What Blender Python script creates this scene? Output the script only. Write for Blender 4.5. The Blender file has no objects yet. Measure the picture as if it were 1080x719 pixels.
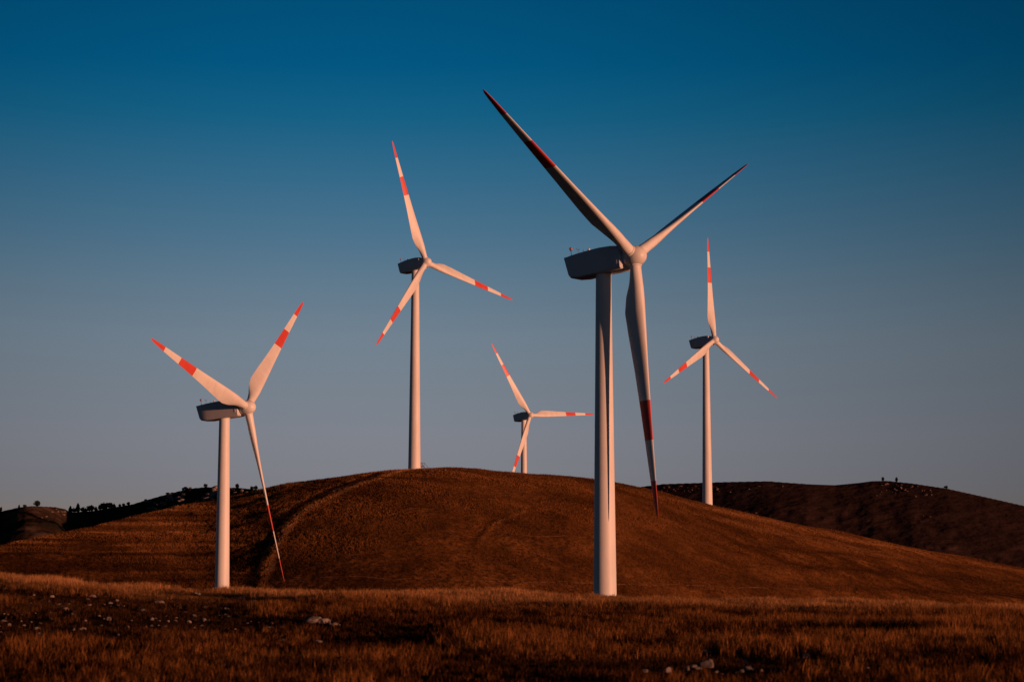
import bpy, bmesh, math
import numpy as np
from mathutils import Vector, Matrix

R = math.radians
sc = bpy.context.scene
rng = np.random.default_rng(7)

# ------------------------------------------------------------------ camera
F = 2400.0 / 1080.0                      # focal length in picture widths
YH = 640.0                               # picture row of the level line
cam_d = bpy.data.cameras.new('camera')
cam = bpy.data.objects.new('camera', cam_d)
sc.collection.objects.link(cam)
sc.camera = cam
cam_d.sensor_width = 36.0
cam_d.lens = 36.0 * F
cam_d.clip_start = 0.3
cam_d.clip_end = 60000
PITCH = math.atan((YH - 359.5) / 2400.0)
cam.location = (0, 0, 0)
cam.rotation_euler = (R(90) + PITCH, 0, 0)
cam_d.dof.use_dof = True
cam_d.dof.focus_distance = 600
cam_d.dof.aperture_fstop = 1.8

# ------------------------------------------------------------------ sun + sky
SUN_AZ = 56.5        # degrees to the right of straight behind the camera
SUN_EL = 2.6
sd = Vector((math.sin(R(SUN_AZ)) * math.cos(R(SUN_EL)), -math.cos(R(SUN_AZ)) * math.cos(R(SUN_EL)), math.sin(R(SUN_EL))))
sun_d = bpy.data.lights.new('sun', 'SUN')
sun_d.energy = 3.9
sun_d.angle = R(0.5)
sun_d.color = (1.0, 0.42, 0.235)
sun = bpy.data.objects.new('sun', sun_d)
sc.collection.objects.link(sun)
sun.rotation_euler = (-sd).to_track_quat('-Z', 'Y').to_euler()

w = bpy.data.worlds.new('World')
sc.world = w
w.use_nodes = True
nt = w.node_tree
nt.nodes.clear()
wo = nt.nodes.new('ShaderNodeOutputWorld')
bg = nt.nodes.new('ShaderNodeBackground')
sky = nt.nodes.new('ShaderNodeTexSky')
sky.sky_type = 'NISHITA'
sky.sun_disc = False
sky.sun_elevation = R(SUN_EL)
sky.sun_rotation = R(180 - SUN_AZ)
sky.altitude = 900
sky.air_density = 1.0
sky.dust_density = 0.5
sky.ozone_density = 3.5
bg.inputs['Strength'].default_value = 0.104
# the air's own colouring by height: rosy grey belt over the horizon, deep teal above, dark towards the zenith
tc = nt.nodes.new('ShaderNodeTexCoord'); sx = nt.nodes.new('ShaderNodeSeparateXYZ'); ramp = nt.nodes.new('ShaderNodeValToRGB')
TINT = [(0.0, (2.1, 1.45, 2.3)), (0.054, (2.52, 1.66, 2.24)), (0.073, (3.05, 1.75, 1.97)), (0.095, (3.2, 1.80, 1.75)), (0.116, (3.35, 1.87, 1.68)), (0.140, (2.75, 1.76, 1.56)), (0.163, (1.82, 1.61, 1.51)),
        (0.188, (0.95, 1.45, 1.45)), (0.212, (0.25, 1.29, 1.38)), (0.235, (0.03, 1.10, 1.33)), (0.256, (0.02, 1.0, 1.20)), (0.34, (0.02, 0.62, 0.82)), (0.55, (0.03, 0.25, 0.36)), (1.0, (0.03, 0.15, 0.22))]
el_ = ramp.color_ramp.elements
el_[0].position = 0; el_[0].color = (*[c / 4 for c in TINT[0][1]], 1)
el_[1].position = 1; el_[1].color = (*[c / 4 for c in TINT[-1][1]], 1)
for p_, c_ in TINT[1:-1]:
    q_ = el_.new(p_); q_.color = (*[c / 4 for c in c_], 1)
m4 = nt.nodes.new('ShaderNodeVectorMath'); m4.operation = 'SCALE'; m4.inputs['Scale'].default_value = 4.0
mu = nt.nodes.new('ShaderNodeVectorMath'); mu.operation = 'MULTIPLY'
nt.links.new(tc.outputs['Generated'], sx.inputs[0]); nt.links.new(sx.outputs['Z'], ramp.inputs[0])
nt.links.new(ramp.outputs[0], m4.inputs[0]); nt.links.new(m4.outputs[0], mu.inputs[0]); nt.links.new(sky.outputs[0], mu.inputs[1])
# broad fall-off with compass direction: brightest straight opposite the low ground glow, dimmer towards the sides and behind
gx = nt.nodes.new('ShaderNodeValToRGB'); gx.color_ramp.interpolation = 'EASE'
ge = gx.color_ramp.elements
mrx = nt.nodes.new('ShaderNodeMapRange'); mrx.inputs['From Min'].default_value = -1; mrx.inputs['From Max'].default_value = 1
nt.links.new(sx.outputs['X'], mrx.inputs['Value']); nt.links.new(mrx.outputs[0], gx.inputs[0])
ge[0].position = 0.30; ge[0].color = (.5, .5, .5, 1)
ge[1].position = 0.70; ge[1].color = (.45, .45, .45, 1)
q_ = ge.new(0.48); q_.color = (1, 1, 1, 1)
mry = nt.nodes.new('ShaderNodeMapRange'); mry.inputs['From Min'].default_value = 0.2; mry.inputs['From Max'].default_value = 0.9
mry.inputs['To Min'].default_value = 0.75; mry.inputs['To Max'].default_value = 1.0
nt.links.new(sx.outputs['Y'], mry.inputs['Value'])
f1 = nt.nodes.new('ShaderNodeVectorMath'); f1.operation = 'MULTIPLY'; f2 = nt.nodes.new('ShaderNodeVectorMath'); f2.operation = 'SCALE'
nt.links.new(mu.outputs[0], f1.inputs[0]); nt.links.new(gx.outputs[0], f1.inputs[1]); nt.links.new(f1.outputs[0], f2.inputs[0]); nt.links.new(mry.outputs[0], f2.inputs['Scale'])
nt.links.new(f2.outputs[0], bg.inputs[0])
nt.links.new(bg.outputs[0], wo.inputs[0])

vs = sc.view_settings
vs.view_transform = 'Standard'
vs.look = 'None'
vs.exposure = 0
vs.gamma = 1
#WORLD_END

# ------------------------------------------------------------------ helpers
def link(o, parent=None):
    sc.collection.objects.link(o)
    if parent: o.parent = parent
    return o

def tag(o, label=None, cat=None, group=None, kind=None):
    if label: o['label'] = label
    if cat: o['category'] = cat
    if group: o['group'] = group
    if kind: o['kind'] = kind
    return o

def mesh_np(name, V, polys, mats=(), smooth=True):
    """V (n,3); polys (m,3) or (m,4)"""
    me = bpy.data.meshes.new(name)
    V = np.asarray(V, np.float32)
    P = np.asarray(polys, np.int32)
    me.vertices.add(len(V)); me.vertices.foreach_set('co', V.ravel())
    me.loops.add(P.size); me.loops.foreach_set('vertex_index', P.ravel())
    me.polygons.add(len(P))
    me.polygons.foreach_set('loop_start', np.arange(len(P), dtype=np.int32) * P.shape[1])
    me.polygons.foreach_set('loop_total', np.full(len(P), P.shape[1], np.int32))
    me.polygons.foreach_set('use_smooth', np.full(len(P), smooth))
    for m in mats: me.materials.append(m)
    me.update(calc_edges=True)
    me.validate()
    return me

def h2(ix, iy, seed):
    ix = ix.astype(np.int64); iy = iy.astype(np.int64)
    n = (ix * 374761393 + iy * 668265263 + seed * 1442695041) & 0x7fffffff
    n = ((n ^ (n >> 13)) * 1274126177) & 0x7fffffff
    n = (n ^ (n >> 16)) & 0x7fffffff
    return n / 0x7fffffff

def vnoise(x, y, seed=0):
    x = np.asarray(x, float); y = np.asarray(y, float)
    ix = np.floor(x); iy = np.floor(y)
    fx = x - ix; fy = y - iy
    fx = fx * fx * (3 - 2 * fx); fy = fy * fy * (3 - 2 * fy)
    a = h2(ix, iy, seed); b = h2(ix + 1, iy, seed); c = h2(ix, iy + 1, seed); d = h2(ix + 1, iy + 1, seed)
    return (a * (1 - fx) + b * fx) * (1 - fy) + (c * (1 - fx) + d * fx) * fy

def fbm(x, y, oct=4, seed=0):
    s = 0; a = 0.5
    for i in range(oct):
        s = s + a * (vnoise(x * 2 ** i + 17.3 * i, y * 2 ** i - 9.1 * i, seed + i) * 2 - 1)
        a *= 0.5
    return s

def sm(a, b, x):
    t = np.clip((x - a) / (b - a), 0, 1)
    return t * t * (3 - 2 * t)

# ------------------------------------------------------------------ materials
def principled(name, col, rough=0.6, spec=0.3):
    m = bpy.data.materials.new(name); m.use_nodes = True
    b = m.node_tree.nodes['Principled BSDF']
    b.inputs['Base Color'].default_value = (*col, 1)
    b.inputs['Roughness'].default_value = rough
    b.inputs['Specular IOR Level'].default_value = spec
    return m, m.node_tree, b

def noise_mat(name, stops, scale, rough=0.9, detail=8, bump=0.0, bump_scale=None, spec=0.1, stretch=(1, 1, 1), dist=1.0):
    m, t, b = principled(name, (1, 1, 1), rough, spec)
    g = t.nodes.new('ShaderNodeNewGeometry')
    mp = t.nodes.new('ShaderNodeMapping'); mp.inputs['Scale'].default_value = stretch
    t.links.new(g.outputs['Position'], mp.inputs['Vector'])
    n = t.nodes.new('ShaderNodeTexNoise'); n.inputs['Scale'].default_value = scale; n.inputs['Detail'].default_value = detail
    n.inputs['Roughness'].default_value = 0.65
    t.links.new(mp.outputs[0], n.inputs['Vector'])
    r = t.nodes.new('ShaderNodeValToRGB')
    e = r.color_ramp.elements
    e[0].position = stops[0][0]; e[0].color = (*stops[0][1], 1)
    e[1].position = stops[-1][0]; e[1].color = (*stops[-1][1], 1)
    for p, c in stops[1:-1]:
        q = e.new(p); q.color = (*c, 1)
    t.links.new(n.outputs['Fac'], r.inputs[0])
    t.links.new(r.outputs[0], b.inputs['Base Color'])
    if bump:
        n2 = t.nodes.new('ShaderNodeTexNoise'); n2.inputs['Scale'].default_value = bump_scale; n2.inputs['Detail'].default_value = 6
        t.links.new(g.outputs['Position'], n2.inputs['Vector'])
        bp = t.nodes.new('ShaderNodeBump'); bp.inputs['Strength'].default_value = bump; bp.inputs['Distance'].default_value = dist
        t.links.new(n2.outputs['Fac'], bp.inputs['Height'])
        t.links.new(bp.outputs[0], b.inputs['Normal'])
    return m

def paint_mat(name, col, dirt, rough):
    m = noise_mat(name, [(0.30, dirt), (0.55, col)], 0.35, rough=rough, detail=7, spec=0.35, stretch=(1, 1, 0.25))
    return m

M_TOWER = paint_mat('tower_paint', (0.76, 0.75, 0.73), (0.66, 0.65, 0.63), 0.5)
M_BLADE = paint_mat('blade_white', (0.78, 0.77, 0.75), (0.68, 0.66, 0.63), 0.42)
M_RED = paint_mat('blade_red', (0.66, 0.085, 0.065), (0.56, 0.07, 0.055), 0.42)
M_NAC = paint_mat('nacelle_paint', (0.62, 0.62, 0.64), (0.54, 0.54, 0.56), 0.55)
M_STEEL = principled('galvanised_steel', (0.12, 0.12, 0.13), 0.5)[0]
M_LAMP = principled('obstruction_lamp', (0.42, 0.16, 0.14), 0.3, 0.5)[0]
M_CONC = noise_mat('concrete', [(0.3, (0.30, 0.28, 0.25)), (0.7, (0.42, 0.40, 0.36))], 1.2)

M_SOIL = noise_mat('field_soil', [(0.35, (0.022, 0.010, 0.005)), (0.6, (0.060, 0.027, 0.011))], 0.5, bump=0.6, bump_scale=3.0, dist=0.1, spec=0.0)
M_HILL = noise_mat('hill_turf', [(0.36, (0.065, 0.025, 0.007)), (0.5, (0.13, 0.050, 0.014)), (0.64, (0.22, 0.088, 0.026))], 0.05, detail=12, bump=1.0, bump_scale=0.5, dist=0.6, spec=0.0)
M_FAR = noise_mat('far_hill_turf', [(0.35, (0.038, 0.021, 0.017)), (0.6, (0.062, 0.034, 0.027)), (0.75, (0.11, 0.068, 0.054))], 0.04, detail=12, bump=1.0, bump_scale=0.12, dist=1.5, spec=0.0)
M_SCRUB = noise_mat('scrub_turf', [(0.40, (0.020, 0.019, 0.013)), (0.55, (0.050, 0.030, 0.020)), (0.70, (0.13, 0.085, 0.062))], 0.05, detail=12, bump=1.0, bump_scale=0.15, dist=1.5, spec=0.0)
M_ROCK = noise_mat('limestone', [(0.35, (0.085, 0.06, 0.05)), (0.6, (0.27, 0.215, 0.185))], 1.5, bump=0.8, bump_scale=4.0, dist=0.1)
M_FROCK = noise_mat('weathered_limestone', [(0.35, (0.08, 0.055, 0.045)), (0.6, (0.18, 0.13, 0.105))], 0.3, bump=0.8, bump_scale=0.8, dist=0.5)
M_LEAF = principled('tree_leaf', (0.022, 0.030, 0.014), 0.8, 0.05)[0]
M_BARK = principled('bark', (0.09, 0.06, 0.04), 0.9, 0.1)[0]
M_TRACK = noise_mat('gravel_track', [(0.40, (0.12, 0.05, 0.018)), (0.60, (0.24, 0.12, 0.055))], 0.8)

def attr_mat(name, rough=0.85, trans=0.25):
    m = bpy.data.materials.new(name); m.use_nodes = True
    t = m.node_tree; t.nodes.clear()
    o = t.nodes.new('ShaderNodeOutputMaterial')
    a = t.nodes.new('ShaderNodeAttribute'); a.attribute_name = 'tint'
    d = t.nodes.new('ShaderNodeBsdfDiffuse'); tr = t.nodes.new('ShaderNodeBsdfTranslucent')
    mx = t.nodes.new('ShaderNodeMixShader'); mx.inputs[0].default_value = trans
    t.links.new(a.outputs['Color'], d.inputs[0]); t.links.new(a.outputs['Color'], tr.inputs[0])
    t.links.new(d.outputs[0], mx.inputs[1]); t.links.new(tr.outputs[0], mx.inputs[2]); t.links.new(mx.outputs[0], o.inputs[0])
    return m
M_GRASS = attr_mat('dry_grass')
M_HGRASS = attr_mat('hill_grass', trans=0.15)

# ------------------------------------------------------------------ terrain heights
def px(x): return (np.asarray(x, float) - 540) / 2400           # picture column -> tan(azimuth)
def interp(xs, ys): return lambda t: np.interp(t, px(xs), ys)

# foreground field: gentle rise to a crest, then the valley where the near turbines stand
crest_row = interp([-900, -300, 0, 80, 140, 237, 400, 540, 640, 850, 1080, 1500, 2200], [592, 594, 604, 609, 615, 619, 620.5, 623, 626, 630, 636, 640, 646])
crest_d = interp([-900, 0, 300, 540, 800, 1080, 2200], [126, 128, 134, 130, 138, 128, 130])
def z_ground(t, y):
    """t = x / y, y = depth"""
    x = t * y
    cd = crest_d(t); cz = (640 - crest_row(t)) / 2400 * cd - 0.35
    near = -1.7 + (cz + 1.7) * sm(30, 1, np.clip((y - 40) / (cd - 40), 0, 1) * 0 + 31) * 0
    s = np.clip((y - 42) / (cd - 42), 0, 1)
    z = -1.7 + (cz + 1.7) * (s * 0.55 + 0.45 * s * s * (3 - 2 * s))
    bumps = fbm(x / 9.0, y / 9.0, 4, 3) * 0.28 + fbm(x / 2.2, y / 2.2, 3, 11) * 0.12
    z = z + bumps * sm(20, 50, y) * (1 - 0.65 * sm(100, 128, y))
    # valley behind the crest
    v = np.interp(y, [0, 1, 200, 347, 512, 560, 1500, 30000], [0, 0, -9.0, -14.4, -23.5, -23.8, -24, -60])
    k = sm(cd + 1, cd + 60, y)
    return z * (1 - k) + (v + fbm(x / 40, y / 40, 4, 5) * 1.0) * k

ridge_row = interp([-700, -300, 0, 53, 100, 153, 187, 220, 245, 277, 300, 340, 380, 405, 430, 450, 475, 500, 520, 560, 600, 640, 690, 740, 760, 800, 850, 900, 950, 1000, 1080, 1300, 1700],
                   [626, 610, 577, 565, 555, 542.5, 536, 530, 524, 517, 512, 507, 502, 499, 497.5, 496.5, 495.5, 497, 499.5, 502, 504.5, 510, 519.5, 532.5, 537, 546, 557, 567, 577, 587, 601, 630, 650])
ridge_d = interp([-700, 0, 100, 237, 440, 600, 747, 900, 1080, 1700], [585, 618, 642, 684, 722, 780, 864, 960, 1080, 1400])
foot_d = interp([-700, 0, 540, 747, 1080, 1700], [515, 530, 535, 560, 600, 700])
def z_hill(t, y, rough=True):
    x = t * y
    rd = ridge_d(t); fd = foot_d(t)
    zr = (640 - ridge_row(t)) / 2400 * rd
    s = np.clip((y - fd) / (rd - fd), 0, 1)
    pw = 1.2 + 0.55 * sm(180, 400, 540 + t * 2400)
    z = -24 + (zr + 24) * (1 - (1 - s) ** pw)
    # slope at ridge joins the line of sight, then falls away behind
    b = np.clip(y - rd, 0, None)
    z = z + b * np.clip(zr, 0, None) / rd * 0.15 - (b ** 2) / 3200.0 * np.where(b < 200, 1, 0) - np.where(b >= 200, 12.5 + (b - 200) * 0.125, 0)
    z = z - np.clip(fd - y, 0, None) * 0.4
    if rough:
        # the gully bank running down the left of the hill
        row = 640 - z / y * 2400
        col = 540 + t * 2400
        cc = np.interp(row, [496, 505, 511, 517, 530, 543, 563, 590, 612, 640], [425, 395, 378, 360, 333, 312, 294, 281, 274, 268])
        u = col - cc                                       # >0 on the right of the bank
        amp = np.interp(row, [498, 512, 535, 600], [0.03, 0.07, 0.12, 0.16])
        z = z - amp * (1 - sm(-10, 2, u)) * (0.35 + 0.65 * sm(-75, -12, u)) * sm(-160, -60, u)
        z = z + amp * 1.6 * np.exp(-((u - 5) / 5.0) ** 2)
        # a second, fainter bank mid hill
        c2 = np.interp(row, [540, 550, 560, 570, 580], [548, 522, 512, 504, 500])
        z = z - 0.3 * (1 - sm(-6, 2, col - c2)) * sm(-40, -8, col - c2) * sm(538, 548, row) * (1 - sm(574, 584, row))
        left = 1 - sm(230, 330, col)
        k = sm(0, 0.12, s) * (1 - 0.65 * sm(0.9, 1.0, s)) + 0.001
        z = z + k * (fbm(x / 45, y / 26, 3, 21) * (0.75 + 0.55 * left) + fbm(x / 16, y / 7, 4, 31) * (0.42 + 0.85 * left) + fbm(x / 2.6, y / 2.6, 2, 41) * 0.22)
        # terraces on the right flank
        z = z + 0.5 * np.sin((z * 1.0 + x * 0.03)) * sm(760, 860, col) * k
    return z

lrow = interp([-500, -200, -40, 0, 20, 35, 60, 70, 74, 100, 140, 170, 185, 200, 215, 232, 250, 265, 280, 320, 400],
              [560, 550, 543, 541, 536.5, 535, 535.5, 538, 541, 539, 533, 523.5, 519.5, 516, 514.5, 514, 514.5, 516, 518, 524, 560])
ld = interp([-500, -40, 10, 28, 45, 62, 74, 92, 140, 230, 280, 400], [1200, 1100, 1080, 1076, 1084, 1096, 1108, 1125, 1098, 1074, 1040, 960])
def z_left(t, y):
    x = t * y
    rd = ld(t); zr = (640 - lrow(t)) / 2400 * rd
    a = rd - y
    z = zr - np.where(a > 0, a * 0.30, 0) - np.where(a < 0, -a * 0.1 + a * a / 2500, 0)
    k = sm(0, 60, np.abs(a)) * 0.9 + 0.1
    return z + k * (fbm(x / 50, y / 50, 5, 51) * 7 + fbm(x / 9, y / 9, 3, 57) * 1.5)

rrow = interp([500, 640, 680, 700, 760, 810, 850, 880, 905, 920, 935, 960, 1000, 1045, 1080, 1200, 1500],
              [540, 519, 513.5, 511, 509, 508, 511, 512, 510, 508, 507.5, 510, 516, 526, 534, 560, 620])
rd_ = interp([500, 680, 850, 935, 1080, 1500], [1760, 1650, 1598, 1596, 1530, 1400])
def z_right(t, y):
    x = t * y
    rd = rd_(t); zr = (640 - rrow(t)) / 2400 * rd
    a = rd - y
    z = zr - np.where(a > 0, a * 0.34, 0) - np.where(a < 0, -a * 0.1 + a * a / 4000, 0)
    k = sm(0, 80, np.abs(a)) * 0.92 + 0.08
    return z + k * (fbm(x / 90, y / 90, 5, 61) * 2.4 + fbm(x / 12, y / 12, 3, 67) * 1.0)

def surf(t, y):
    return np.maximum.reduce([z_ground(t, y), z_hill(t, y), z_left(t, y), z_right(t, y)])

def hit(col, row, fn, d0, d1, n=3000):
    """the point of terrain fn seen at a place of the picture"""
    t = float(px(col)); d = np.linspace(d0, d1, n)
    ray = (YH - row) / 2400 * d
    z = fn(np.full(n, t), d)
    k = np.nonzero(z >= ray)[0]
    i = int(k[0]) if len(k) else int(np.argmin(ray - z))
    return Vector((t * d[i], d[i], float(z[i])))

def polar(name, fn, cols, ys, mat):
    t = px(cols)
    T, Y = np.meshgrid(t, ys)
    Z = fn(T, Y)
    V = np.stack([T * Y, Y, Z], -1).reshape(-1, 3)
    n, m = len(ys), len(cols)
    i = np.arange((n - 1) * m).reshape(n - 1, m)[:, :-1].ravel()
    P = np.stack([i, i + 1, i + m + 1, i + m], 1)
    o = bpy.data.objects.new(name, mesh_np(name, V, P, [mat]))
    link(o); o['kind'] = 'structure'
    return o

# ground: one sheet; the fan in front of the camera is fine, the rest coarse
def ground_sheet():
    az = np.concatenate([np.linspace(-180, -24, 53)[:-1], np.linspace(-24, 24, 641)[:-1], np.linspace(24, 180, 53)])
    ds = np.concatenate([np.geomspace(2, 38, 14)[:-1], np.linspace(38, 150, 300)[:-1], np.linspace(150, 620, 160)[:-1], np.geomspace(620, 30000, 40)])
    A, D = np.meshgrid(np.radians(az), ds)
    X = D * np.sin(A); Y = D * np.cos(A)
    front = np.abs(A) < np.radians(60)
    t = np.where(front, np.tan(np.clip(A, -1.05, 1.05)), 0)
    zf = z_ground(t, Y)
    edge = sm(np.radians(28), np.radians(58), np.abs(A))
    flat = -1.7 - 22 * sm(150, 600, D) - 36 * sm(2000, 30000, D)
    Z = np.where(front, zf * (1 - edge) + flat * edge, flat)
    # the round seam point under the camera
    V = np.stack([X, Y, Z], -1).reshape(-1, 3)
    n, m = A.shape
    i = np.arange((n - 1) * m).reshape(n - 1, m)[:, :-1].ravel()
    P = np.stack([i, i + 1, i + m + 1, i + m], 1)
    V = np.vstack([V, [[0, 0, -1.7]]])
    j = np.arange(m - 1)
    cap = np.stack([np.full(m - 1, len(V) - 1), j + 1, j, j], 1)
    me = mesh_np('ground', V, P, [M_SOIL])
    o = bpy.data.objects.new('ground', me); link(o); o['kind'] = 'structure'
    bm = bmesh.new(); bm.from_mesh(me); bm.verts.ensure_lookup_table()
    c = bm.verts[len(V) - 1]
    for q in range(m - 1):
        f = bm.faces.new((c, bm.verts[q + 1], bm.verts[q])); f.smooth = True
    bmesh.ops.recalc_face_normals(bm, faces=bm.faces)
    bm.to_mesh(me); bm.free()
    return o
ground_sheet()
polar('hill', z_hill, np.linspace(-420, 1560, 1500), np.concatenate([np.linspace(505, 900, 300)[:-1], np.linspace(900, 1300, 120)]), M_HILL)
polar('rocky_hill', z_left, np.linspace(-480, 390, 560), np.concatenate([np.linspace(780, 1320, 330)[:-1], np.linspace(1320, 1600, 40)]), M_SCRUB)
polar('far_hill', z_right, np.linspace(520, 1480, 560), np.concatenate([np.linspace(900, 1900, 400)[:-1], np.linspace(1900, 2400, 40)]), M_FAR)

# faint gravel tracks across the hill
def track(name, pts, width, fn=z_hill):
    P3 = [hit(c, r, fn, 520, 900) for c, r in pts]
    Q = []
    for a, b in zip(P3[:-1], P3[1:]):
        for k in range(24): Q.append(a.lerp(b, k / 24))
    V = []
    for i, p in enumerate(Q):
        q = Q[min(i + 1, len(Q) - 1)] - Q[max(i - 1, 0)]
        nrm = Vector((-q.y, q.x, 0)).normalized() * width * (0.6 + 0.5 * vnoise(i * 0.31, 3.0, 5))
        for s in (-1, 0, 1):
            c = p + nrm * s
            V.append((c.x, c.y, float(fn(np.array([c.x / c.y]), np.array([c.y]))[0]) + 0.08))
    n = len(Q)
    F_ = []
    for i in range(n - 1):
        for s in (0, 1): F_.append((i * 3 + s, i * 3 + s + 1, i * 3 + s + 4, i * 3 + s + 3))
    o = bpy.data.objects.new(name, mesh_np(name, V, F_, [M_TRACK])); link(o); o['kind'] = 'structure'
track('track', [(338, 609.5), (420, 611.5), (500, 613), (560, 615), (640, 617), (760, 619), (860, 621)], 0.25)
track('track', [(520, 562.5), (570, 566.5), (640, 570)], 0.2)
track('track', [(408, 502), (383, 509), (366, 517), (340, 530), (320, 543), (302, 563), (290, 590), (284, 611)], 1.1)
track('track', [(396, 503), (371, 511), (355, 517), (328, 530), (308, 543), (290, 563), (277, 590), (271, 609)], 0.5)
track('track', [(760, 548), (830, 565), (900, 578), (980, 591), (1060, 602)], 0.5)

# ------------------------------------------------------------------ turbine
def skin(rings, closed=True, cap=True):
    """rings: list of equal-length loops of points -> bmesh"""
    bm = bmesh.new()
    rv = [[bm.verts.new(p) for p in r] for r in rings]
    n = len(rings[0])
    for a, b in zip(rv[:-1], rv[1:]):
        for i in range(n):
            j = (i + 1) % n
            bm.faces.new((a[i], a[j], b[j], b[i]))
    if cap:
        bm.faces.new(list(reversed(rv[0]))); bm.faces.new(rv[-1])
    bmesh.ops.recalc_face_normals(bm, faces=bm.faces)
    return bm

def part(name, bm, mats, parent=None, smooth=True, loc=None, auto=None):
    me = bpy.data.meshes.new(name)
    if smooth:
        for f in bm.faces: f.smooth = True
    if auto is not None:
        for e in bm.edges:
            if len(e.link_faces) == 2 and e.calc_face_angle(0) > R(auto): e.smooth = False
    bm.to_mesh(me); bm.free()
    for m in (mats if isinstance(mats, (list, tuple)) else [mats]): me.materials.append(m)
    o = bpy.data.objects.new(name, me); link(o, parent)
    if loc is not None: o.location = loc
    return o

def circle(r, z, n=48, cx=0, cy=0):
    return [(cx + r * math.cos(2 * math.pi * i / n), cy + r * math.sin(2 * math.pi * i / n), z) for i in range(n)]

BL = 40.0
def blade_profile(r):
    """chord, thickness ratio, twist(deg), chord fraction of the pitch axis"""
    rr = np.array([0, 1.2, 2.2, 4, 6, 8.5, 12, 18, 24, 30, 35, 38, 39.3, 40])
    ch = np.interp(r, rr, [1.75, 1.75, 1.75, 2.15, 3.0, 3.45, 3.15, 2.45, 1.9, 1.42, 1.02, .72, .48, .10])
    th = np.interp(r, rr, [1, 1, 1, .74, .50, .36, .29, .23, .20, .17, .15, .14, .13, .13])
    tw = np.interp(r, rr, [16, 16, 16, 15.5, 14, 12, 9, 5.5, 3, 1.2, .2, 0, 0, 0])
    pa = np.interp(r, rr, [.5, .5, .5, .44, .34, .29, .29, .30, .31, .32, .34, .37, .40, .5])
    return ch, th, tw, pa
def airfoil(ch, th, pa, circ, n=28):
    pts = []
    for i in range(n):
        a = 2 * math.pi * i / n
        xx = 0.5 - 0.5 * math.cos(a)           # 0 = leading edge, 1 = trailing edge
        yt = 5 * th * (0.2969 * math.sqrt(xx) - 0.126 * xx - 0.3516 * xx ** 2 + 0.2843 * xx ** 3 - 0.1015 * xx ** 4)
        s = 1 if a < math.pi else -1
        ya = s * yt + 0.025 * math.sin(math.pi * xx)
        yc = 0.5 * math.sin(a)
        y = ya * (1 - circ) + yc * circ * th
        pts.append(((pa - xx) * ch, y * ch))
    return pts

def make_blade(pitch):
    """blade along +Z, leading edge towards +X (travel), suction side +Y... local: X travel, Y = downwind"""
    rs = sorted(set(list(np.linspace(1.1, 3, 6)) + list(np.linspace(3, 39, 66)) + list(np.linspace(39, 40, 8)) + [22.24, 28.28, 34.48]))
    rings = []
    for r in rs:
        ch, th, tw, pa = blade_profile(r)
        circ = float(1 - sm(1.9, 7.5, r))
        b = R(pitch + tw)
        loop = []
        for (x, y) in airfoil(ch, th, pa, circ):
            # chord direction = cos b * travel + sin b * upwind ; upwind = -Y
            X = x * math.cos(b) + y * math.sin(b)
            Y = -x * math.sin(b) + y * math.cos(b)
            loop.append((X, Y - 0.0006 * r * r * BEND, r))
        rings.append(loop)
    bm = skin(rings)
    bm.faces.ensure_lookup_table()
    for f in bm.faces:
        c = f.calc_center_median().z
        f.material_index = 1 if (22.24 < c < 28.28 or c > 34.48) else 0
    return bm
BEND = 0.3

def lathe_y(prof, n=40):
    """prof: list of (y, r) round the Y axis"""
    return skin([[(r * math.cos(2 * math.pi * i / n), y, r * math.sin(2 * math.pi * i / n)) for i in range(n)] for y, r in prof])

def nacelle_bm():
    # local Y = downwind (from rotor backwards), Z up; lofted rounded boxes
    secs = [  # y, half width, z bottom, z top, corner radius
        (1.50, 1.30, -1.45, 1.45, .9), (1.56, 1.50, -1.62, 1.72, .8), (1.75, 1.68, -1.72, 1.88, .45), (3.4, 1.71, -1.71, 2.12, .30),
        (5.5, 1.72, -1.67, 2.24, .26), (8.0, 1.72, -1.66, 2.20, .26), (9.6, 1.70, -1.68, 2.14, .26), (11.3, 1.62, -1.48, 2.06, .34), (11.7, 1.52, -1.05, 2.03, .34), (12.35, 1.42, 1.62, 1.99, .16), (12.4, 1.36, 1.70, 1.95, .10)]
    rings = []
    for y, hw, zb, zt, cr in secs:
        loop = []
        for (cx, cz, a0) in ((hw - cr, zt - cr, 0), (-hw + cr, zt - cr, 90), (-hw + cr, zb + cr, 180), (hw - cr, zb + cr, 270)):
            for k in range(6):
                a = R(a0 + 90 * k / 5)
                loop.append((cx + cr * math.cos(a), y, cz + cr * math.sin(a)))
        rings.append(loop)
    return skin(rings)

def box(bm, c, s):
    m = Matrix.Translation(c) @ Matrix.Diagonal((*s, 1))
    bmesh.ops.create_cube(bm, size=1, matrix=m)
def rod(bm, a, b, r, n=8):
    a = Vector(a); b = Vector(b); d = b - a
    m = Matrix.Translation((a + b) / 2) @ d.to_track_quat('Z', 'Y').to_matrix().to_4x4()
    bmesh.ops.create_cone(bm, cap_ends=True, segments=n, radius1=r, radius2=r, depth=d.length, matrix=m)

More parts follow.
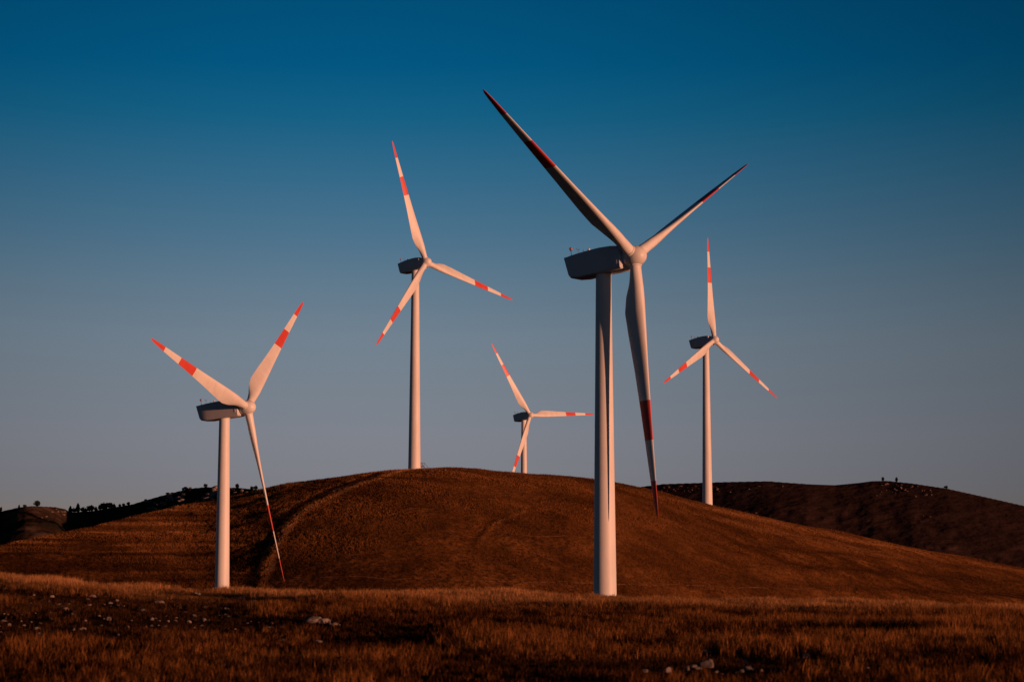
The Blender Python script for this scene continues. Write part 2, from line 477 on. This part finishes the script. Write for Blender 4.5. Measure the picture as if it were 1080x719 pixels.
def make_turbine(hub, yaw, phase, tilt, cone, pitch, base_z, label, OVER=5.9, ny_=1.0):
    hub = Vector(hub)
    nx, ny = math.sin(R(yaw)), -math.cos(R(yaw))
    base = Vector((hub.x - nx * OVER, hub.y - ny * OVER, base_z))
    root = bpy.data.objects.new('wind_turbine', None); link(root)
    root.location = base
    root.rotation_euler = (0, 0, R(yaw))         # local -Y = upwind
    tag(root, label, 'wind turbine', 'wind turbines on the hills')
    H = hub.z - base_z
    tt = H - 1.55 - math.tan(R(tilt)) * OVER
    # tower: three flanged sections
    rings = []
    N = 40
    prof = [(0, 2.05)]
    for i in range(1, N + 1):
        f = i / N
        prof.append((tt * f, 1.98 - 0.80 * f ** 0.92))
    rings = [circle(r, z, 64) for z, r in prof]
    tw = part('tower', skin(rings), M_TOWER, root, auto=50)
    for f in (0.02, 0.30, 0.64, 0.995):
        r = 1.98 - 0.80 * f ** 0.92
        rg = skin([circle(r - .02, tt * f - .07, 64), circle(r + .022, tt * f - .06, 64), circle(r + .022, tt * f + .06, 64), circle(r - .02, tt * f + .07, 64)])
        part('flange', rg, M_TOWER, tw, auto=40)
    fd_ = part('foundation', skin([circle(3.0, -2.2, 48), circle(3.0, .10, 48), circle(2.9, .16, 48)]), M_CONC, root, auto=40)
    bm = bmesh.new(); box(bm, (1.93, 0, 2.6), (.16, 1.0, 2.2)); bmesh.ops.bevel(bm, geom=bm.edges[:], offset=.04, segments=2)
    door = part('door', bm, M_NAC, root, auto=30)
    bm = bmesh.new(); box(bm, (2.045, .34, 2.5), (.06, .05, .22)); part('handle', bm, M_STEEL, door)
    if True:
        bm = bmesh.new()
        box(bm, (2.9, 0, 1.42), (1.7, 1.5, .22))
        for sx in (2.3, 3.7):
            for sy in (-.7, .7): rod(bm, (sx, sy, -.5), (sx, sy, 1.4), .05)
        for k in range(7): box(bm, (3.9 + .27 * k, 0, 1.25 - .2 * k), (.27, 1.2, .04))
        part('access_platform', bm, M_STEEL, root)
        bm = bmesh.new()
        for sy in (-.72, .72):
            for sx in (2.15, 2.9, 3.7): rod(bm, (sx, sy, 1.4), (sx, sy, 2.5), .06)
            rod(bm, (2.1, sy, 2.5), (3.75, sy, 2.5), .06); rod(bm, (2.1, sy, 1.95), (3.75, sy, 1.95), .02)
            rod(bm, (3.75, sy, 2.5), (5.6, sy, 1.1), .06); rod(bm, (5.55, sy, 1.1), (5.55, sy, 0), .03)
        part('railing', bm, M_STEEL, root)
    # tilted head frame
    tm = Matrix.Translation((0, -OVER, H)) @ Matrix.Rotation(-R(tilt), 4, 'X')
    def head(name, bm, mat, parent, auto=None):
        o = part(name, bm, mat, None, auto=auto)
        if name != 'hub' and name != 'yaw_bearing': o.data.transform(Matrix.Diagonal((1, ny_, 1, 1)))
        o.data.transform(tm); o.parent = parent
        return o
    nac = head('nacelle', nacelle_bm(), M_NAC, root, 35)
    # panel seams + roof hatch + added lip standing for the sunlit front rim
    bm = bmesh.new(); box(bm, (0, 8.2, 2.24), (1.5, 1.6, .12)); bmesh.ops.bevel(bm, geom=bm.edges[:], offset=.04, segments=2)
    head('roof_hatch', bm, M_NAC, nac, 30)
    for s in (-1, 1):
        bm = bmesh.new(); box(bm, (s * 1.62, 2.3, -.45), (.24, .22, 1.0)); bmesh.ops.bevel(bm, geom=bm.edges[:], offset=.10, segments=3)
        head('sunlit_rim_lip', bm, M_TOWER, nac, 40)
    bm = skin([circle(1.17, -3.0, 48), circle(1.20, -2.4, 48), circle(1.20, -1.4, 48)])
    bm2 = bm; bmesh.ops.translate(bm2, verts=bm2.verts, vec=(0, OVER, 1.2))
    yb = head('yaw_bearing', bm2, M_NAC, nac, 40)
    yb.data.transform(Matrix.Translation((0, 0, 0)))
    # roof instruments
    bm = bmesh.new(); rod(bm, (-.7, 11.4, 1.9), (-.7, 11.4, 3.15), .045); rod(bm, (-.7, 11.4, 2.9), (-.7, 11.4, 3.0), .12)
    lm = head('beacon_mast', bm, M_STEEL, nac)
    bm = bmesh.new(); bmesh.ops.create_uvsphere(bm, u_segments=16, v_segments=10, radius=.27, matrix=Matrix.Translation((-.7, 11.4, 3.28)))
    head('beacon_lamp', bm, M_LAMP, lm)
    bm = bmesh.new(); rod(bm, (.2, 10.7, 1.9), (.2, 10.7, 3.2), .03); rod(bm, (-.15, 10.7, 3.1), (.55, 10.7, 3.1), .02); rod(bm, (.5, 10.7, 3.1), (.5, 10.7, 3.3), .05); rod(bm, (-.12, 10.7, 3.1), (-.12, 10.7, 3.32), .04)
    head('wind_sensor', bm, M_STEEL, nac)
    bm = bmesh.new(); rod(bm, (-.8, 9.0, 2.0), (-.8, 9.0, 2.7), .03); head('antenna', bm, M_STEEL, nac)
    bm = bmesh.new(); bmesh.ops.create_uvsphere(bm, u_segments=12, v_segments=8, radius=.2, matrix=Matrix.Translation((-.8, 7.9, 2.5))); rod(bm, (-.8, 7.9, 2.1), (-.8, 7.9, 2.4), .06)
    head('roof_lamp', bm, M_TOWER, nac)
    # spinner
    hb = head('hub', lathe_y([(1.5, 1.05), (1.42, 1.30), (1.2, 1.42), (.7, 1.56), (.1, 1.60), (-.5, 1.56), (-1.0, 1.40), (-1.45, 1.12), (-1.75, .78), (-1.9, .42), (-1.94, .1)]), M_BLADE, root, 40)
    for k in range(3):
        a = phase + 120 * k
        bmx = Matrix.Rotation(R(a), 4, 'Y') @ Matrix.Rotation(R(cone), 4, 'X')
        bl = part('blade', make_blade(pitch), [M_BLADE, M_RED], None, auto=60)
        bl.data.transform(tm @ bmx); bl.parent = root
        cb = skin([circle(.88, 1.15, 40), circle(1.0, 1.2, 40), circle(1.0, 1.52, 40), circle(.95, 1.58, 40), circle(.88, 1.6, 40)])
        cl = part('root_collar', cb, M_BLADE, None, auto=40)
        cl.data.transform(tm @ bmx); cl.parent = bl
    return root

# hub, yaw, phase, tilt, cone, pitch, base height
make_turbine((-59.0, 505.7, 44.2), 65.9, 46.6, 6.1, .4, 22, -23.3, 'white turbine left of the hill gully, its lowest blade reaching down to the field', )
make_turbine((18.7, 343.3, 53.1), 51.3, 60.1, 5.3, 0.0, 86, -14.4, 'nearest and tallest white turbine, blades turned edge on and mostly in shade')
make_turbine((-27.4, 717.3, 109.0), 48.4, -17.6, 7.0, 1.3, 4, 43.0, 'white turbine with its tower foot in plain view on the rounded hilltop', 4.7, .9)
make_turbine((77.2, 862.8, 101.2), 46.5, 0.8, 6.4, 1.6, 4, 36.0, 'white turbine right of the nearest one, with one blade pointing straight up', 4.1, .9)
make_turbine((8.7, 1085.7, 91.1), 39.5, -33.5, 5.9, 1.4, 4, 24.0, 'smallest and farthest white turbine, its tower foot hidden behind the hilltop', 4.7, .9)

# ------------------------------------------------------------------ stones
ORD = ['first', 'second', 'third', 'fourth', 'fifth', 'sixth', 'seventh', 'eighth', 'ninth', 'tenth', 'eleventh', 'twelfth', 'thirteenth', 'fourteenth', 'fifteenth', 'sixteenth', 'seventeenth', 'eighteenth', 'nineteenth', 'twentieth', 'twenty-first', 'twenty-second', 'twenty-third', 'twenty-fourth', 'twenty-fifth', 'twenty-sixth', 'twenty-seventh', 'twenty-eighth', 'twenty-ninth', 'thirtieth']
def stone_mesh(seed, flat=0.7, detail=3):
    bm = bmesh.new()
    bmesh.ops.create_icosphere(bm, subdivisions=detail, radius=1)
    r = np.random.default_rng(seed)
    # cut with random planes for angular faces
    pl = []
    for _ in range(11):
        n = r.normal(size=3); n /= np.linalg.norm(n); pl.append((n, r.uniform(.55, .9)))
    for v in bm.verts:
        p = np.array(v.co)
        for n, d in pl:
            e = p @ n - d
            if e > 0: p = p - n * e * 0.92
        p = p * (1 + 0.10 * (vnoise(p[0] * 3 + seed, p[1] * 3 + p[2] * 5, seed) - .5))
        p[2] *= flat
        v.co = p
    me = bpy.data.meshes.new('stone')
    for f in bm.faces: f.smooth = False
    bm.to_mesh(me); bm.free()
    return me
SM = [stone_mesh(s, f) for s, f in ((1, .75), (2, .6), (3, .85), (4, .5), (5, .7), (6, .65))]
for m_ in SM: m_.materials.append(M_ROCK)
FM = [stone_mesh(s, f, 3) for s, f in ((11, .8), (12, .7), (13, .9), (14, .6))]
for m_ in FM: m_.materials.append(M_FROCK)

# (column, row, width in picture px, label or None)
ST = [(100, 629, 7, None), (169, 636, 9, 'wedge shaped pale stone standing alone among low dark plants at the left'), (72, 642, 5, None), (97, 637, 5, None), (125, 633, 5, None), (119, 635, 4, None),
 (152, 643, 5, None), (123, 643, 4, None), (118, 652, 5, None), (208, 625, 5, None), (212, 626, 4, None), (207, 649, 7, None), (217, 653, 5, None), (223, 653, 4, None), (163, 652, 4, None), (170, 653, 4, None),
 (180, 654, 4, None), (188, 653, 3, None), (43, 662, 6, None), (28, 637, 4, None), (2, 653, 4, None), (57, 645, 3, None), (80, 647, 4, None), (108, 648, 3, None), (82, 663, 4, None), (88, 662, 4, None),
 (87, 680, 5, None), (57, 682, 3, None), (128, 668, 4, None), (168, 670, 4, None), (243, 650, 5, None), (253, 629, 8, None), (258, 630, 5, None), (285, 660, 4, None), (316, 663, 3, None),
 (331, 654, 15, 'broad low pale boulder, widest stone left of the middle of the field'), (343, 655, 9, None), (349, 657, 6, None), (356, 658, 6, None), (337, 676, 9, 'pale flat topped stone lying below the broad low boulder'), (300, 674, 6, None), (325, 634, 5, None), (273, 676, 4, None),
 (250, 662, 3, None), (115, 672, 3, None), (380, 624, 10, 'wide flat pale stone near the skyline of the field, left of the middle'), (387, 625, 6, None), (434, 688, 6, 'rounded pale stone alone in tall grass below the hilltop turbine'), (473, 687, 4, None), (495, 689, 5, None), (557, 619, 3, None), (620, 669, 5, None), (650, 675, 5, None), (649, 678, 4, None),
 (679, 706, 7, None), (702, 706, 9, 'pale rounded stone in the dark hollow right of the big tower'), (717, 709, 5, None), (592, 663, 3, None), (743, 687, 9, None), (735, 703, 6, None), (744, 701, 11, None), (730, 701, 5, None), (723, 704, 5, None), (724, 715, 7, None), (783, 697, 6, None),
 (787, 704, 10, 'largest pale stone of the cluster at the lower right'), (780, 706, 6, None), (775, 707, 5, None), (820, 682, 4, None), (826, 692, 4, None), (847, 691, 7, 'pale pointed stone standing apart, right of the lower right cluster'), (905, 703, 5, None), (911, 702, 4, None), (917, 709, 5, None), (957, 705, 6, None), (936, 709, 4, None), (962, 710, 4, None), (1061, 694, 5, None), (835, 715, 5, None), (777, 650, 3, None), (797, 718, 5, None)]
stones_xy = []
BINS = [(0, 140, 0, 658, 'near the field\'s left edge'), (140, 300, 0, 658, 'below the left tower'), (0, 300, 658, 720, 'at the lower left of the field'),
        (300, 420, 0, 720, 'around the broad low boulder'), (420, 600, 0, 720, 'in the grass below the hilltop turbine'), (600, 720, 0, 720, 'below the big tower'),
        (720, 800, 0, 720, 'in the lower right cluster'), (800, 1080, 0, 720, 'near the lower right corner')]
XTRA = [(float(rng.uniform(2, 300)), float(rng.normal(646, 14)), float(rng.uniform(1.6, 4.2)), None) for _ in range(120)] + [(float(rng.uniform(690, 900)), float(rng.normal(703, 7)), float(rng.uniform(2.2, 4)), None) for _ in range(26)]
rank = {}
for b in BINS:
    mem = sorted((q[0], k) for k, q in enumerate(ST) if not q[3] and b[0] <= q[0] < b[1] and b[2] <= q[1] < b[3])
    for n_, (_, k) in enumerate(mem): rank[k] = (ORD[n_], b[4])
NS = len(ST); ST = ST + [q for q in XTRA if 626 < q[1] < 716]
for i, (c, r, wd, lab) in enumerate(ST):
    p = hit(c, r + 1.2, z_ground, 46, 128)
    s = wd / 2400 * p.y * 0.62 * rng.uniform(1.0, 1.45)
    o = bpy.data.objects.new('stone', SM[i % len(SM)]); link(o)
    k = 0.75 if i % 3 else 1.0
    o.scale = (s * rng.uniform(.8, 1.15), s * k, s * (rng.uniform(.65, 1.15) if wd < 12 else 0.6))
    o.location = (p.x, p.y, p.z + s * 0.12)
    o.rotation_euler = (rng.uniform(-.25, .25), rng.uniform(-.25, .25), rng.uniform(0, 6.28))
    if lab: tag(o, lab, 'stone')
    elif i < NS: tag(o, 'small pale stone ' + rank[i][1] + ', ' + rank[i][0] + ' from the left', 'stone', 'small stones ' + rank[i][1])
    elif c < 400: tag(o, 'tiny stone chip among the low dark plants at the left of the field', 'stone', 'stone chips at the left of the field')
    else: tag(o, 'tiny stone chip in the dark hollow at the lower right of the field', 'stone', 'stone chips at the lower right of the field')
    stones_xy.append((p.x, p.y, s))

# a few pale stones showing on the rounded hilltop
for i, (c, r, wd) in enumerate([(456, 498, 2.5), (463, 498, 3), (470, 497, 2.5), (481, 497.5, 2.5), (494, 499, 2), (412, 501, 2.5), (604, 507, 2), (541, 549, 2.5), (579, 531, 2), (352, 519, 2.5), (266, 556, 2.5), (246, 545, 2)]):
    p = hit(c, r, z_hill, 560, 900)
    s = wd / 2400 * p.y * .6
    o = bpy.data.objects.new('stone', SM[i % len(SM)]); link(o); o.scale = (s, s * .8, s * .7); o.location = (p.x, p.y, p.z + s * .3); o.rotation_euler = (0, 0, rng.uniform(0, 6))
    tag(o, ORD[i] + ' from the left of the few stones on the rounded hill', 'stone', 'stones on the rounded hill')
# outcrops on the far hills
LO = [(155, 530, 5), (158, 537, 4), (168, 534, 7), (160, 529, 4), (178, 522, 5), (181, 526, 6), (192, 520, 5), (194, 524, 6), (197, 516.5, 5), (201, 517, 4), (188, 534, 4), (190, 530, 4), (218, 527, 5), (221, 524, 6),
 (226, 519, 6), (228, 516, 7), (227, 522, 6), (231, 525, 5), (215, 526, 4), (245, 518, 5), (248, 521, 5), (255, 519, 4), (260, 520, 4), (172, 531, 4), (165, 538, 4), (176, 528, 4), (205, 531, 3), (224, 527, 5), (230, 518, 6), (236, 522, 5)]
KO = [(60, 537, 4), (62, 540, 4), (66, 540, 5), (68, 543, 4), (69, 540, 4), (56, 540, 3), (50, 545, 3), (45, 546, 3), (52, 549, 3), (64, 545, 3)]
RO = [(945, 517, 5), (950, 515, 5), (960, 514, 6), (967, 513, 4), (935, 511, 5), (924, 523, 3), (965, 524, 5), (976, 522, 6), (982, 522, 4), (705, 514, 4), (718, 513, 4), (733, 513, 4), (770, 519, 4), (800, 513, 4), (825, 513, 4), (973, 544, 3), (980, 545, 3), (797, 541, 3), (943, 516, 5), (954, 517, 4), (712, 518, 3), (790, 516, 3)]
LOX = [(c + rng.normal() * 3.2, r + rng.normal() * 2.0, wd * rng.uniform(.45, .9)) for c, r, wd in LO for _ in (0, 1) if c < 233]
ROX = [(float(rng.uniform(686, 765)), float(rng.uniform(513, 519)), float(rng.uniform(1.5, 3.2))) for _ in range(24)] + [(float(rng.uniform(925, 985)), float(rng.uniform(510, 522)), float(rng.uniform(1.5, 3.5))) for _ in range(22)]
def outcrops(L, fn, d0, d1, label, group, big=1.0, ms=None):
    L = sorted(L)
    ms = ms or FM
    for i, (c, r, wd) in enumerate(L):
        p = hit(c, r + 0.8, fn, d0, d1)
        s = wd / 2400 * p.y * 0.5 * big * rng.uniform(.7, 1.2)
        o = bpy.data.objects.new('rock_outcrop', ms[i % len(ms)]); link(o)
        o.scale = (s * rng.uniform(.8, 1.6), s * rng.uniform(.7, 1.2), s * rng.uniform(.6, 1.1)); o.location = (p.x, p.y, p.z + s * .3 * big)
        o.rotation_euler = (rng.uniform(-.3, .3), rng.uniform(-.3, .3), rng.uniform(0, 6.28))
        tag(o, (ORD[i] + ' from the left of the ' + label) if len(L) <= 30 else 'one of many ' + label, 'rock outcrop', group)
outcrops(LO, z_left, 800, 1300, 'pale sunlit crags on the dark left ridge', 'crags on the dark left ridge', 1.35, SM)
outcrops(KO, z_left, 950, 1200, 'small brown rocks on the far left knoll', 'rocks on the far left knoll')
outcrops(RO, z_right, 1000, 1900, 'weathered rocks near the top of the far right hill', 'rocks on the far right hill', .75)
outcrops(LOX, z_left, 800, 1300, 'small broken rocks between the crags on the dark left ridge', 'broken rocks on the dark left ridge', 1.35, SM)
outcrops(ROX, z_right, 1000, 1900, 'tiny rocks strewn along the top of the far right hill', 'tiny rocks on the far right hill', .75)

# ------------------------------------------------------------------ trees on the far ridges
def on_ridge(c, fn, rf):
    t = px(c); y = float(rf(t)); return Vector((float(t) * y, y, float(fn(np.array([t]), np.array([y]))[0]) - .5))
def make_tree(p, h, wd, kind, label, group, seed):
    r = np.random.default_rng(seed)
    root = bpy.data.objects.new('tree', None); link(root); root.location = p
    tag(root, label, 'tree', group)
    bm = bmesh.new()
    th = h * (.22 if kind == 'round' else .12)
    bmesh.ops.create_cone(bm, cap_ends=True, segments=7, radius1=h * .05, radius2=h * .03, depth=th + 1, matrix=Matrix.Translation((0, 0, th / 2 - .5)))
    for k in range(4):
        a = r.uniform(0, 6.28); rod(bm, (0, 0, th * .8), (math.cos(a) * wd * .3, math.sin(a) * wd * .3, th + h * .25), h * .018, 5)
    part('trunk', bm, M_BARK, root)
    n = 520
    u = r.normal(size=(n, 3)); u /= np.linalg.norm(u, axis=1)[:, None]
    rad = r.uniform(.35, 1, n) ** .6
    P = u * rad[:, None]
    lob = 1 + .35 * np.sin(u[:, 0] * 4 + seed) * np.cos(u[:, 1] * 3 + seed * 2)
    if kind == 'round':
        X = P * lob[:, None] * np.array([wd / 2, wd / 2, h * .42]) + np.array([0, 0, h * .56])
    else:
        f = (P[:, 2] * .5 + .5)
        X = P * np.array([wd / 2, wd / 2, h * .48]); X[:, :2] *= (1.15 - f)[:, None]; X[:, 2] += h * .52
    V = []; Fc = []
    for c in X:
        s = h * r.uniform(.06, .12)
        q = r.normal(size=(4, 3)) * s * .6
        i = len(V)
        a = r.normal(size=3); a /= np.linalg.norm(a); b = np.cross(a, r.normal(size=3)); b /= np.linalg.norm(b)
        V += [c - a * s, c - b * s * .7, c + a * s, c + b * s * .7]; Fc.append((i, i + 1, i + 2, i + 3))
    o = bpy.data.objects.new('crown', mesh_np('crown', V, Fc, [M_LEAF], smooth=False)); link(o, root)
TL = [(1, 541, 5, 4, 'round', 'low bush at the very left edge of the far ridge'), (21, 536.5, 3.5, 2.5, 'cone', 'small dark shrub on the knoll, left of its round tree'),
      (27, 536.5, 3, 3, 'round', 'low dark shrub on the knoll just left of the round tree'), (40, 535.5, 6, 6, 'round', 'lone round dark tree on top of the far left knoll'),
      (75, 541, 6.5, 5, 'cone', 'first conical tree right of the lit knoll'), (83, 541, 9, 5, 'cone', 'tallest conical tree in the far left tree line')]
for i, (c, r, h, wd, kind, lab) in enumerate(TL):
    p = on_ridge(c, z_left, ld); k = p.y / 2400
    make_tree(p, h * k * 1.15, wd * k * 1.1, kind, lab, 'trees along the far left ridge', 100 + i)
for i, (c, r, h, wd) in enumerate([(79, 541, 4.5, 5), (88, 541, 5, 4), (91, 540.5, 4, 5), (95, 540, 6, 4.5), (98, 540, 6, 4), (102, 539.5, 4.5, 4.5), (106, 538.5, 5, 4), (109, 538, 6.5, 5), (112, 538, 5.5, 5), (115, 537, 6, 5), (118, 537, 5, 4), (121, 536.5, 4, 5)]):
    p = on_ridge(c, z_left, ld); k = p.y / 2400
    make_tree(p, h * k * 1.15, wd * k * 1.1, 'cone' if i % 3 == 2 else 'round', ORD[i] + ' tree from the left in the dense dark row on the left ridge', 'dense row of trees on the far left ridge', 200 + i)
for i, (c, r, h, wd, lab) in enumerate([(127, 535, 3, 3, 'first of three tiny shrubs on the ridge right of the tree row'), (131, 534.5, 3, 3, 'middle one of three tiny shrubs on the ridge'), (136, 533.5, 3.5, 3.5, 'last and largest of three tiny shrubs on the ridge'),
     (217, 514.5, 4, 3.5, 'small bush on the crag top left of the left tower'), (250.5, 515, 4.5, 3.5, 'small upright tree on the ridge right of the left tower'), (266, 517, 3.5, 4, 'low bush on the ridge end beside the lowered blade'), (270, 517.5, 4.5, 4, 'rounded bush where the far ridge meets the near hill')]):
    p = on_ridge(c, z_left, ld); k = p.y / 2400
    make_tree(p, h * k * 1.15, wd * k * 1.1, 'round', lab, 'small bushes on the rocky ridge', 300 + i)
for i, (c, r, h, wd, lab) in enumerate([(931, 508.5, 4, 2.6, 'small leafless looking shrub left of the top of the far right hill'), (945.5, 509.5, 4.6, 2.4, 'narrow dark tree on the top of the far right hill'), (997.5, 517, 3.2, 3.6, 'small round bush on the right shoulder of the far right hill')]):
    p = on_ridge(c, z_right, rd_); k = p.y / 2400
    make_tree(p, h * k * 1.15, wd * k * 1.1, 'round', lab, 'shrubs on the far right hill', 400 + i)

# ------------------------------------------------------------------ grass
def blades(name, X, Y, Z, ht, wd, lean, col, mat, seg2=True, label=None):
    n = len(X)
    a = rng.uniform(0, 2 * np.pi, n)
    ld_ = rng.uniform(0, 2 * np.pi, n)
    dx, dy = np.cos(a) * wd / 2, np.sin(a) * wd / 2
    lx, ly = np.cos(ld_) * lean * ht, np.sin(ld_) * lean * ht
    b0 = np.stack([X - dx, Y - dy, Z - .03], -1); b1 = np.stack([X + dx, Y + dy, Z - .03], -1)
    if seg2:
        m0 = np.stack([X - dx * .75 + lx * .35, Y - dy * .75 + ly * .35, Z + ht * .55], -1); m1 = np.stack([X + dx * .75 + lx * .35, Y + dy * .75 + ly * .35, Z + ht * .55], -1)
        tp = np.stack([X + lx, Y + ly, Z + ht], -1)
        V = np.stack([b0, b1, m0, m1, tp], 1).reshape(-1, 3)
        i = np.arange(n) * 5
        P = np.concatenate([np.stack([i, i + 1, i + 3], 1), np.stack([i, i + 3, i + 2], 1), np.stack([i + 2, i + 3, i + 4], 1)])
        k = 5
    else:
        tp = np.stack([X + lx, Y + ly, Z + ht], -1)
        V = np.stack([b0, b1, tp], 1).reshape(-1, 3)
        i = np.arange(n) * 3
        P = np.stack([i, i + 1, i + 2], 1); k = 3
    me = bpy.data.meshes.new(name)
    V = V.astype(np.float32); P = P.astype(np.int32)
    me.vertices.add(len(V)); me.vertices.foreach_set('co', V.ravel())
    me.loops.add(P.size); me.loops.foreach_set('vertex_index', P.ravel())
    me.polygons.add(len(P)); me.polygons.foreach_set('loop_start', np.arange(len(P), dtype=np.int32) * 3); me.polygons.foreach_set('loop_total', np.full(len(P), 3, np.int32))
    me.materials.append(mat); me.update(calc_edges=True)
    at = me.attributes.new('tint', 'FLOAT_COLOR', 'POINT')
    C4 = np.ones((n, 4), np.float32); C4[:, :3] = col
    at.data.foreach_set('color', np.repeat(C4, k, axis=0).ravel())
    o = bpy.data.objects.new(name, me); link(o)
    tag(o, label, 'grass', kind='stuff')
    return o

# foreground: tufts
NT = 76000
tt_ = rng.uniform(-.37, .37, NT)
yy = np.sqrt(rng.uniform(43 ** 2, 148 ** 2, NT))
xx = tt_ * yy
colpx = 540 + tt_ * 2400
rowpx = YH - z_ground(tt_, yy) / yy * 2400
patch = 1.3 * fbm(xx / 4.0, yy / 9.0, 4, 71) + .5 * fbm(xx / 1.6, yy / 3.0, 2, 75)
# bare, low dark plants: the left strip and some hollows
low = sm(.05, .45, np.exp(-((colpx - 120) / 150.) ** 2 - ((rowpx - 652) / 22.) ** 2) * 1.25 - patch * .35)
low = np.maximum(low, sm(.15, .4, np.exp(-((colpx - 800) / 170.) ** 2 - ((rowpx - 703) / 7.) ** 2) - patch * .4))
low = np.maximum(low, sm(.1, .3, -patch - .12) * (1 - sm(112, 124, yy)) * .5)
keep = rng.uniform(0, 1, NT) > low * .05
for (sx, sy, s) in stones_xy:
    near = (np.abs(xx - sx) < s * 1.1 + .1) & (yy < sy + s) & (yy > sy - s * 1.0 - 2.6)
    keep &= ~(near & (rng.uniform(0, 1, NT) < .9))
xx, yy, tt_, low, patch = [a[keep] for a in (xx, yy, tt_, low, patch)]
NB = 13
tall = .17 + .30 * np.clip(.5 + patch, 0, 1.1) + .05 * rng.normal(size=len(xx))
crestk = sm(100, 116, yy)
tall = np.clip(tall * (1 - .52 * low), .10, .75)
bx = np.repeat(xx, NB) + rng.normal(size=len(xx) * NB) * .07
by = np.repeat(yy, NB) + rng.normal(size=len(xx) * NB) * .07
bh = np.repeat(tall, NB) * rng.uniform(.45, 1.15, len(bx))
lowb = np.repeat(low, NB)
bz = z_ground(bx / by, by)
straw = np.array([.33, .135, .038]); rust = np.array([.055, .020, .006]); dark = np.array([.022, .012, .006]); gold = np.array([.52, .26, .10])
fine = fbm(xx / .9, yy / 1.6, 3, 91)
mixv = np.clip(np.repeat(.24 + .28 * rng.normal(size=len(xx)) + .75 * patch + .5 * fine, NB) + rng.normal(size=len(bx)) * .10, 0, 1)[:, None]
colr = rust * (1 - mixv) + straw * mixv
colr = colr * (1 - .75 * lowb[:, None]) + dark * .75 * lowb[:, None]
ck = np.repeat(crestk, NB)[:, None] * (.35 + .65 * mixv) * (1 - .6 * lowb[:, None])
colr = colr * (1 - ck) + gold * ck  # crest sunlight put into the tint: golden blades along the field crest
colr *= rng.uniform(.7, 1.3, len(bx))[:, None]
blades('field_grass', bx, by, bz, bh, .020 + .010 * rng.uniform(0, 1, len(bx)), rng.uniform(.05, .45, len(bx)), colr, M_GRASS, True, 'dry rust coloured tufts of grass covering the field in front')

# hill: tussocks
NH = 200000
tt_ = rng.uniform(-.30, .30, NH)
s = rng.uniform(0, 1, NH) ** .8
yy = foot_d(tt_) + (ridge_d(tt_) + 12 - foot_d(tt_)) * s
xx = tt_ * yy
m = z_hill(tt_, yy, False) > -6
xx, yy = xx[m], yy[m]
pt = fbm(xx / 14, yy / 10, 4, 81) + .35 * fbm(xx / 40, yy / 7, 3, 83)
sz = np.clip(.34 + .35 * pt + .08 * rng.normal(size=len(xx)), .1, .8)
NB = 5
bx = np.repeat(xx, NB) + rng.normal(size=len(xx) * NB) * .22
by = np.repeat(yy, NB) + rng.normal(size=len(xx) * NB) * .22
bz = z_hill(bx / by, by)
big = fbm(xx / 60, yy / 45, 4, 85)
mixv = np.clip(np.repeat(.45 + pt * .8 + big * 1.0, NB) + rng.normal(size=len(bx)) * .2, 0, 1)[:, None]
# light and shade put into blade tint: banks, edges, streaks, lower left flank
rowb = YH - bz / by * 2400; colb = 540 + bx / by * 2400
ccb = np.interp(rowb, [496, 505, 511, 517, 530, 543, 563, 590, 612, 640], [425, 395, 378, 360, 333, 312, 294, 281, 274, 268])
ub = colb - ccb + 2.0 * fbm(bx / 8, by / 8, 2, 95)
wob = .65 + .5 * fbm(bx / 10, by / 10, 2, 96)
lit_tint = 1.35 * np.exp(-((ub - 5) / 5.0) ** 2) * wob + .55 * np.exp(-((ub + 17) / 3.0) ** 2) * wob * (rowb < 545)
shade_tint = .95 * np.exp(-((ub + 8) / 4.5) ** 2) * (rowb > 500)
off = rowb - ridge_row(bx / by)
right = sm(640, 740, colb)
lit_tint = lit_tint + right * wob * (.8 * np.exp(-((off - 3) / 2.2) ** 2) + .45 * np.exp(-((off - 13 - 4 * fbm(bx / 90, by / 90, 2, 97)) / 2.5) ** 2))
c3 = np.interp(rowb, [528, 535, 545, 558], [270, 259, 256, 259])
lit_tint = lit_tint + .5 * np.exp(-((colb - c3) / 3) ** 2) * (rowb > 528) * (rowb < 560) * wob
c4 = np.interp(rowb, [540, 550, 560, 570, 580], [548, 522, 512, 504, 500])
lit_tint = lit_tint + .4 * np.exp(-((colb - c4 - 5) / 4) ** 2) * (rowb > 540) * (rowb < 578)
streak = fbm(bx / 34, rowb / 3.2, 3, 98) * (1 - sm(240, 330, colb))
lit_tint = lit_tint + np.clip(streak * 1.5 - .15, 0, .6)
shade_tint = shade_tint + np.clip(-streak * 1.6, 0, .6) + .55 * sm(562, 598, rowb) * (1 - sm(250, 420, colb)) + .30 * sm(575, 610, rowb) * sm(250, 420, colb)
mixv = np.clip(mixv + (lit_tint - shade_tint)[:, None], 0, 1)
gk = np.clip(lit_tint - shade_tint, 0, 1)[:, None] * .7
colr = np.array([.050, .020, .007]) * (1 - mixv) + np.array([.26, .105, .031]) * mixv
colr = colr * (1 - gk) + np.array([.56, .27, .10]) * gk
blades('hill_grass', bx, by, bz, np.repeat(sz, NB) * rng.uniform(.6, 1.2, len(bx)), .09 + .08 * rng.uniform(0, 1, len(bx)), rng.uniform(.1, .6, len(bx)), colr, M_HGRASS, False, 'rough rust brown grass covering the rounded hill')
